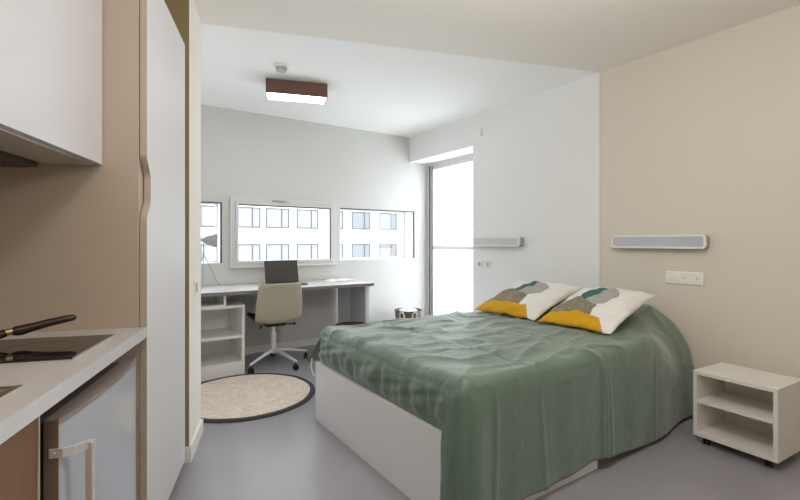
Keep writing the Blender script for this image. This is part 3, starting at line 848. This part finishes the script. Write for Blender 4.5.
for i, (x, y, nx, ny) in enumerate(OUT):
    near, foot, far = (ny < -.7), (nx < -.7), (ny > .7)
    head = smooth01((x-2.60)/.5) if near else 0
    R = .055 + .17*head
    if ny < 0: sx_, sy_ = min(max(x, 1.85), BX1), 1.99
    else: sx_, sy_ = min(max(x, 1.85), BX1), 1.99
    col = []
    L_ = math.hypot(x-sx_, y-sy_)
    for j in range(NT+1):
        t_ = (j/NT); t_ = 1-(1-t_)**1.5
        px, py = sx_+(x-sx_)*t_, sy_+(y-sy_)*t_
        # true distances to the edges
        ef = px-BX0; en = py-yb(px); ea = BY1-py
        z = top_z(px, py) - edge_drop(max(0, ef), .055) - edge_drop(max(0, ea), .055) - edge_drop(max(0, en), .055 + .20*smooth01((px-2.55)/.5))
        col.append((px, py, z))
    ze = col[-1][2]
    # hem height along the outline
    wrap = (not near) and ny < .01 and y < BY0+.098
    if near or wrap:
        hem = .052 + .02*math.exp(-((x-2.0)/.12)**2) - .028*smooth01((x-2.15)/.4) - .03*smooth01((1.5-x)/.3)
    elif foot: hem = .366 + .004*math.sin(y*17)
    elif far: hem = .34
    else: hem = .36
    for j in range(1, NS+1):
        t_ = j/NS; z = ze + (hem-ze)*t_; dr_ = ze-z
        o_ = 0
        if near:
            o_ = .006 + .010*t_ + .010*t_*noise.noise(Vector((x*7, z*1.5, 2))) + .007*noise.noise(Vector((x*3.0, z*5, 7)))
            for xs_, am in ((2.085, .010), (2.115, .012), (2.15, .010), (1.63, .006), (2.62, .006), (1.32, .010)):
                o_ += am*math.exp(-((x-xs_-.015*math.sin(z*5+xs_*9))/.010)**2)*min(1, t_*3+.35)
            o_ += .004*math.exp(-((z-.27-.02*noise.noise(Vector((x*2, 0, 5))))/.007)**2) + .004*math.exp(-((z-.17+.04*noise.noise(Vector((x*2, 0, 8))))/.006)**2)
            o_ += .014*smooth01((1.32-x)/.10)*min(1, t_*3)
            o_ = max(.006, o_) 
        elif wrap:
            o_ = .010 + .036*min(1, t_*2.5) + .006*noise.noise(Vector((y*9, z*4, 3)))
        elif foot:
            bl = math.sin(PI*min(1, t_*1.05))
            o_ = .028*bl*(.7+.8*noise.noise(Vector((y*4.5, z*3, 3)))) + .022*noise.noise(Vector((y*16, z*6, 5)))*bl + .016*noise.noise(Vector((y*7+z*26, z*8, 5)))*bl + .003
            o_ = max(o_, .004 if t_ < .9 else .004)
        elif far:
            o_ = .010 + .05*t_ + .012*noise.noise(Vector((x*6, z*3, 3))) + .10*t_*smooth01((1.45-x)/.28)
        else:
            o_ = .012 + (.075*t_ if ny > 0 else .012*t_)
            if ny > 0: o_ = .01 + .13*t_*max(0, ny)
        col.append((x+nx*o_, y+ny*o_, z))
    cols_.append([bm.verts.new(q) for q in col])
for i in range(NP-1):
    x, y, nx, ny = OUT[i]
    for j in range(NT+NS):
        # slit at the far foot corner
        if j >= NT+3 and nx < -.25 and ny > .12: continue
        vs = (cols_[i][j], cols_[i][j+1], cols_[i+1][j+1], cols_[i+1][j])
        bm.faces.new(vs)
bmesh.ops.remove_doubles(bm, verts=bm.verts, dist=.0008)
bmesh.ops.recalc_face_normals(bm, faces=bm.faces)
bl = obj('blanket', bm, M['quilt'], smooth=False)
for p_ in bl.data.polygons: p_.use_smooth = True
solid(bl, .005, -1)
tag(bl, 'sage green quilted blanket draped over the double bed', 'blanket')

def pt(px, py, Y):
    x_, y_ = cam2w((px-400)/440*Y, Y); return (x_, y_, H-(py-241.5)*Y/440)
b = bm_new(); tube(b, [pt(312, 358, 2.93), pt(311, 367, 2.92), pt(313.5, 376, 2.91), pt(318, 373, 2.90), pt(322, 366, 2.88), pt(326, 356, 2.865)], .0045, 8)
lp_ = obj('corner_tie', b, M['paper'], bl, smooth=True); lp_['label'] = 'white cotton tie at the far foot corner'

# ------------------------------------------------------------------ pillows
def pillow(label, cx, cy, cz, wy, wx, rx_, seed, rotz):
    """u runs from the far edge (left in the photo) to the near edge, v from the front edge up to the back"""
    bm = bm_new(); N = 44
    uvl = bm.loops.layers.uv.new('UVMap'); top_, bot_ = {}, {}
    for i in range(N+1):
        for j in range(N+1):
            u_, v_ = i/N, j/N
            a, c_ = 2*u_-1, 2*v_-1
            pin = .955+.045*abs(a)**4*abs(c_)**4
            # sides bow in between the pulled-out corners
            bx = 1-.055*(1-c_*c_); by = 1-.055*(1-a*a)
            X_ = c_*wx/2*by; Y_ = -a*wy/2*bx
            th = .062*(max(0, (1-abs(a)**3.2))*max(0, (1-abs(c_)**3.2)))**.62
            wr = noise.noise(Vector((a*2.2+seed, c_*2.2, seed)))*.022 + noise.noise(Vector((a*5+c_*2+seed, c_*5-a*2, seed)))*.012
            ev = .010*noise.noise(Vector((a*3+seed, c_*3, 9)))*(1 if max(abs(a), abs(c_)) > .9 else .3)
            k = min(1, th/.03)
            edge = i in (0, N) or j in (0, N)
            vt = bm.verts.new((X_, Y_, th + wr*k + ev)); top_[i, j] = vt
            bot_[i, j] = vt if edge else bm.verts.new((X_, Y_, -th*.55 + ev))
    for i in range(N):
        for j in range(N):
            for D, rev in ((top_, False), (bot_, True)):
                q = [(i, j), (i+1, j), (i+1, j+1), (i, j+1)]
                if rev: q = q[::-1]
                vs = [D[k] for k in q]
                if len(set(vs)) < 4: continue
                try: f_ = bm.faces.new(vs)
                except ValueError: continue
                for lp_, k in zip(f_.loops, q): lp_[uvl].uv = (k[0]/N, k[1]/N)
    o = obj('pillow', bm, M['pillow'])
    for p_ in o.data.polygons: p_.use_smooth = True
    o.location = (cx, cy, cz); o.rotation_euler = (0, rx_, rotz)
    o.rotation_mode = 'XYZ'
    tag(o, label, 'pillow', 'printed pillows on the bed')
    return o
pillow('printed pillow with mustard band on the bed, on the far side near the balcony door', 2.735, 2.300, .714, .60, .60, -math.radians(19), 1.3, 0)
pillow('printed pillow with mustard band on the bed, on the near side by the beige wall', 2.735, 1.722, .714, .525, .60, -math.radians(19), 5.1, 0.02)

# ------------------------------------------------------------------ nightstand
ns = thing('nightstand', 'small white open nightstand on castors against the beige wall', 'nightstand', (2.812, 1.165, 0), -math.radians(3.5))
nw, nd, z0, z1, th = .392, .330, .050, .420, .020
def nb(x0, x1, y0, y1, z0_, z1_, name, m=M['night_white'], bev=.001):
    b = bm_new(); box(b, x0, x1, y0, y1, z0_, z1_, bev); return obj(name, b, m, ns)
nb(0, nd, -nw, 0, z1-th, z1, 'top')
nb(.002, nd, -th, 0, z0, z1-th, 'side_panel'); nb(.002, nd, -nw, -nw+th, z0, z1-th, 'side_panel')
nb(.002, nd-.01, -nw+th, -th, z0, z0+th, 'bottom'); nb(.006, nd-.01, -nw+th, -th, .238, .238+th-.002, 'shelf'); nb(nd-.01, nd-.002, -nw+th, -th, z0, z1-th, 'back_panel')
for xx in (.045, nd-.045):
    for yy in (-.05, -nw+.05):
        b = bm_new()
        for sgn in (-1, 1): lathe(b, [(.014, -.006), (.019, -.004), (.019, .004), (.014, .006)], (xx, yy+sgn*.009, .019), 18, 'y')
        box(b, xx-.012, xx+.012, yy-.016, yy+.016, .036, .050, .002); box(b, xx-.004, xx+.012, yy-.003, yy+.003, .018, .038)
        obj('castor', b, M['black'], ns, smooth=True)

# ------------------------------------------------------------------ light
W = bpy.data.worlds.new('sky'); bpy.context.scene.world = W; W.use_nodes = True
bg = W.node_tree.nodes['Background']; bg.inputs['Color'].default_value = (.88, .94, 1.0, 1); bg.inputs['Strength'].default_value = 6.5
def area(name, loc, size, power, col, rot, portal=False):
    l = bpy.data.lights.new(name, 'AREA'); l.shape = 'RECTANGLE'; l.size, l.size_y = size; l.energy = power; l.color = col
    o = bpy.data.objects.new(name, l); C.objects.link(o); o.location = loc; o.rotation_euler = rot
    if portal: l.cycles.is_portal = True
    return o
for i, (x0, x1) in enumerate(wins):
    area('window_portal', ((x0+x1)/2, YB+TH+.02, (WZ0+WZ1)/2), (x1-x0, WZ1-WZ0), 1, (1, 1, 1), (-PI/2, 0, 0), True)
area('door_portal', (DX+.10, (DY0+DY1)/2, DZ/2), (DZ, DY1-DY0), 1, (1, 1, 1), (0, PI/2, 0), True)
# unseen point lights added overhead as fill for the near half, no fixtures
def bulb(name, loc, power, col, r):
    l = bpy.data.lights.new(name, 'POINT'); l.energy = power; l.color = col; l.shadow_soft_size = r
    o = bpy.data.objects.new(name, l); C.objects.link(o); o.location = loc
bulb('near_fill', (1.30, .75, 1.98), 38, (1, .975, .94), .16)
bulb('kitchen_fill', K(-.12, .05) + (2.1,), 20, (1, .93, .84), .10)

# ------------------------------------------------------------------ camera
cam = bpy.data.cameras.new('camera'); cam.sensor_width = 36; cam.lens = 36*440/800; cam.shift_y = -8.5/800; cam.clip_start = .02
co = bpy.data.objects.new('camera', cam); C.objects.link(co)
co.location = (0, 0, H); co.rotation_euler = (PI/2, 0, -YAW)
sc = bpy.context.scene; sc.camera = co
sc.view_settings.view_transform = 'Standard'; sc.view_settings.look = 'None'; sc.view_settings.exposure = 0; sc.view_settings.gamma = 1
sc.view_settings.use_curve_mapping = False
sc.cycles.use_denoising = True
sc.cycles.max_bounces = 16; sc.cycles.diffuse_bounces = 10; sc.cycles.transparent_max_bounces = 16
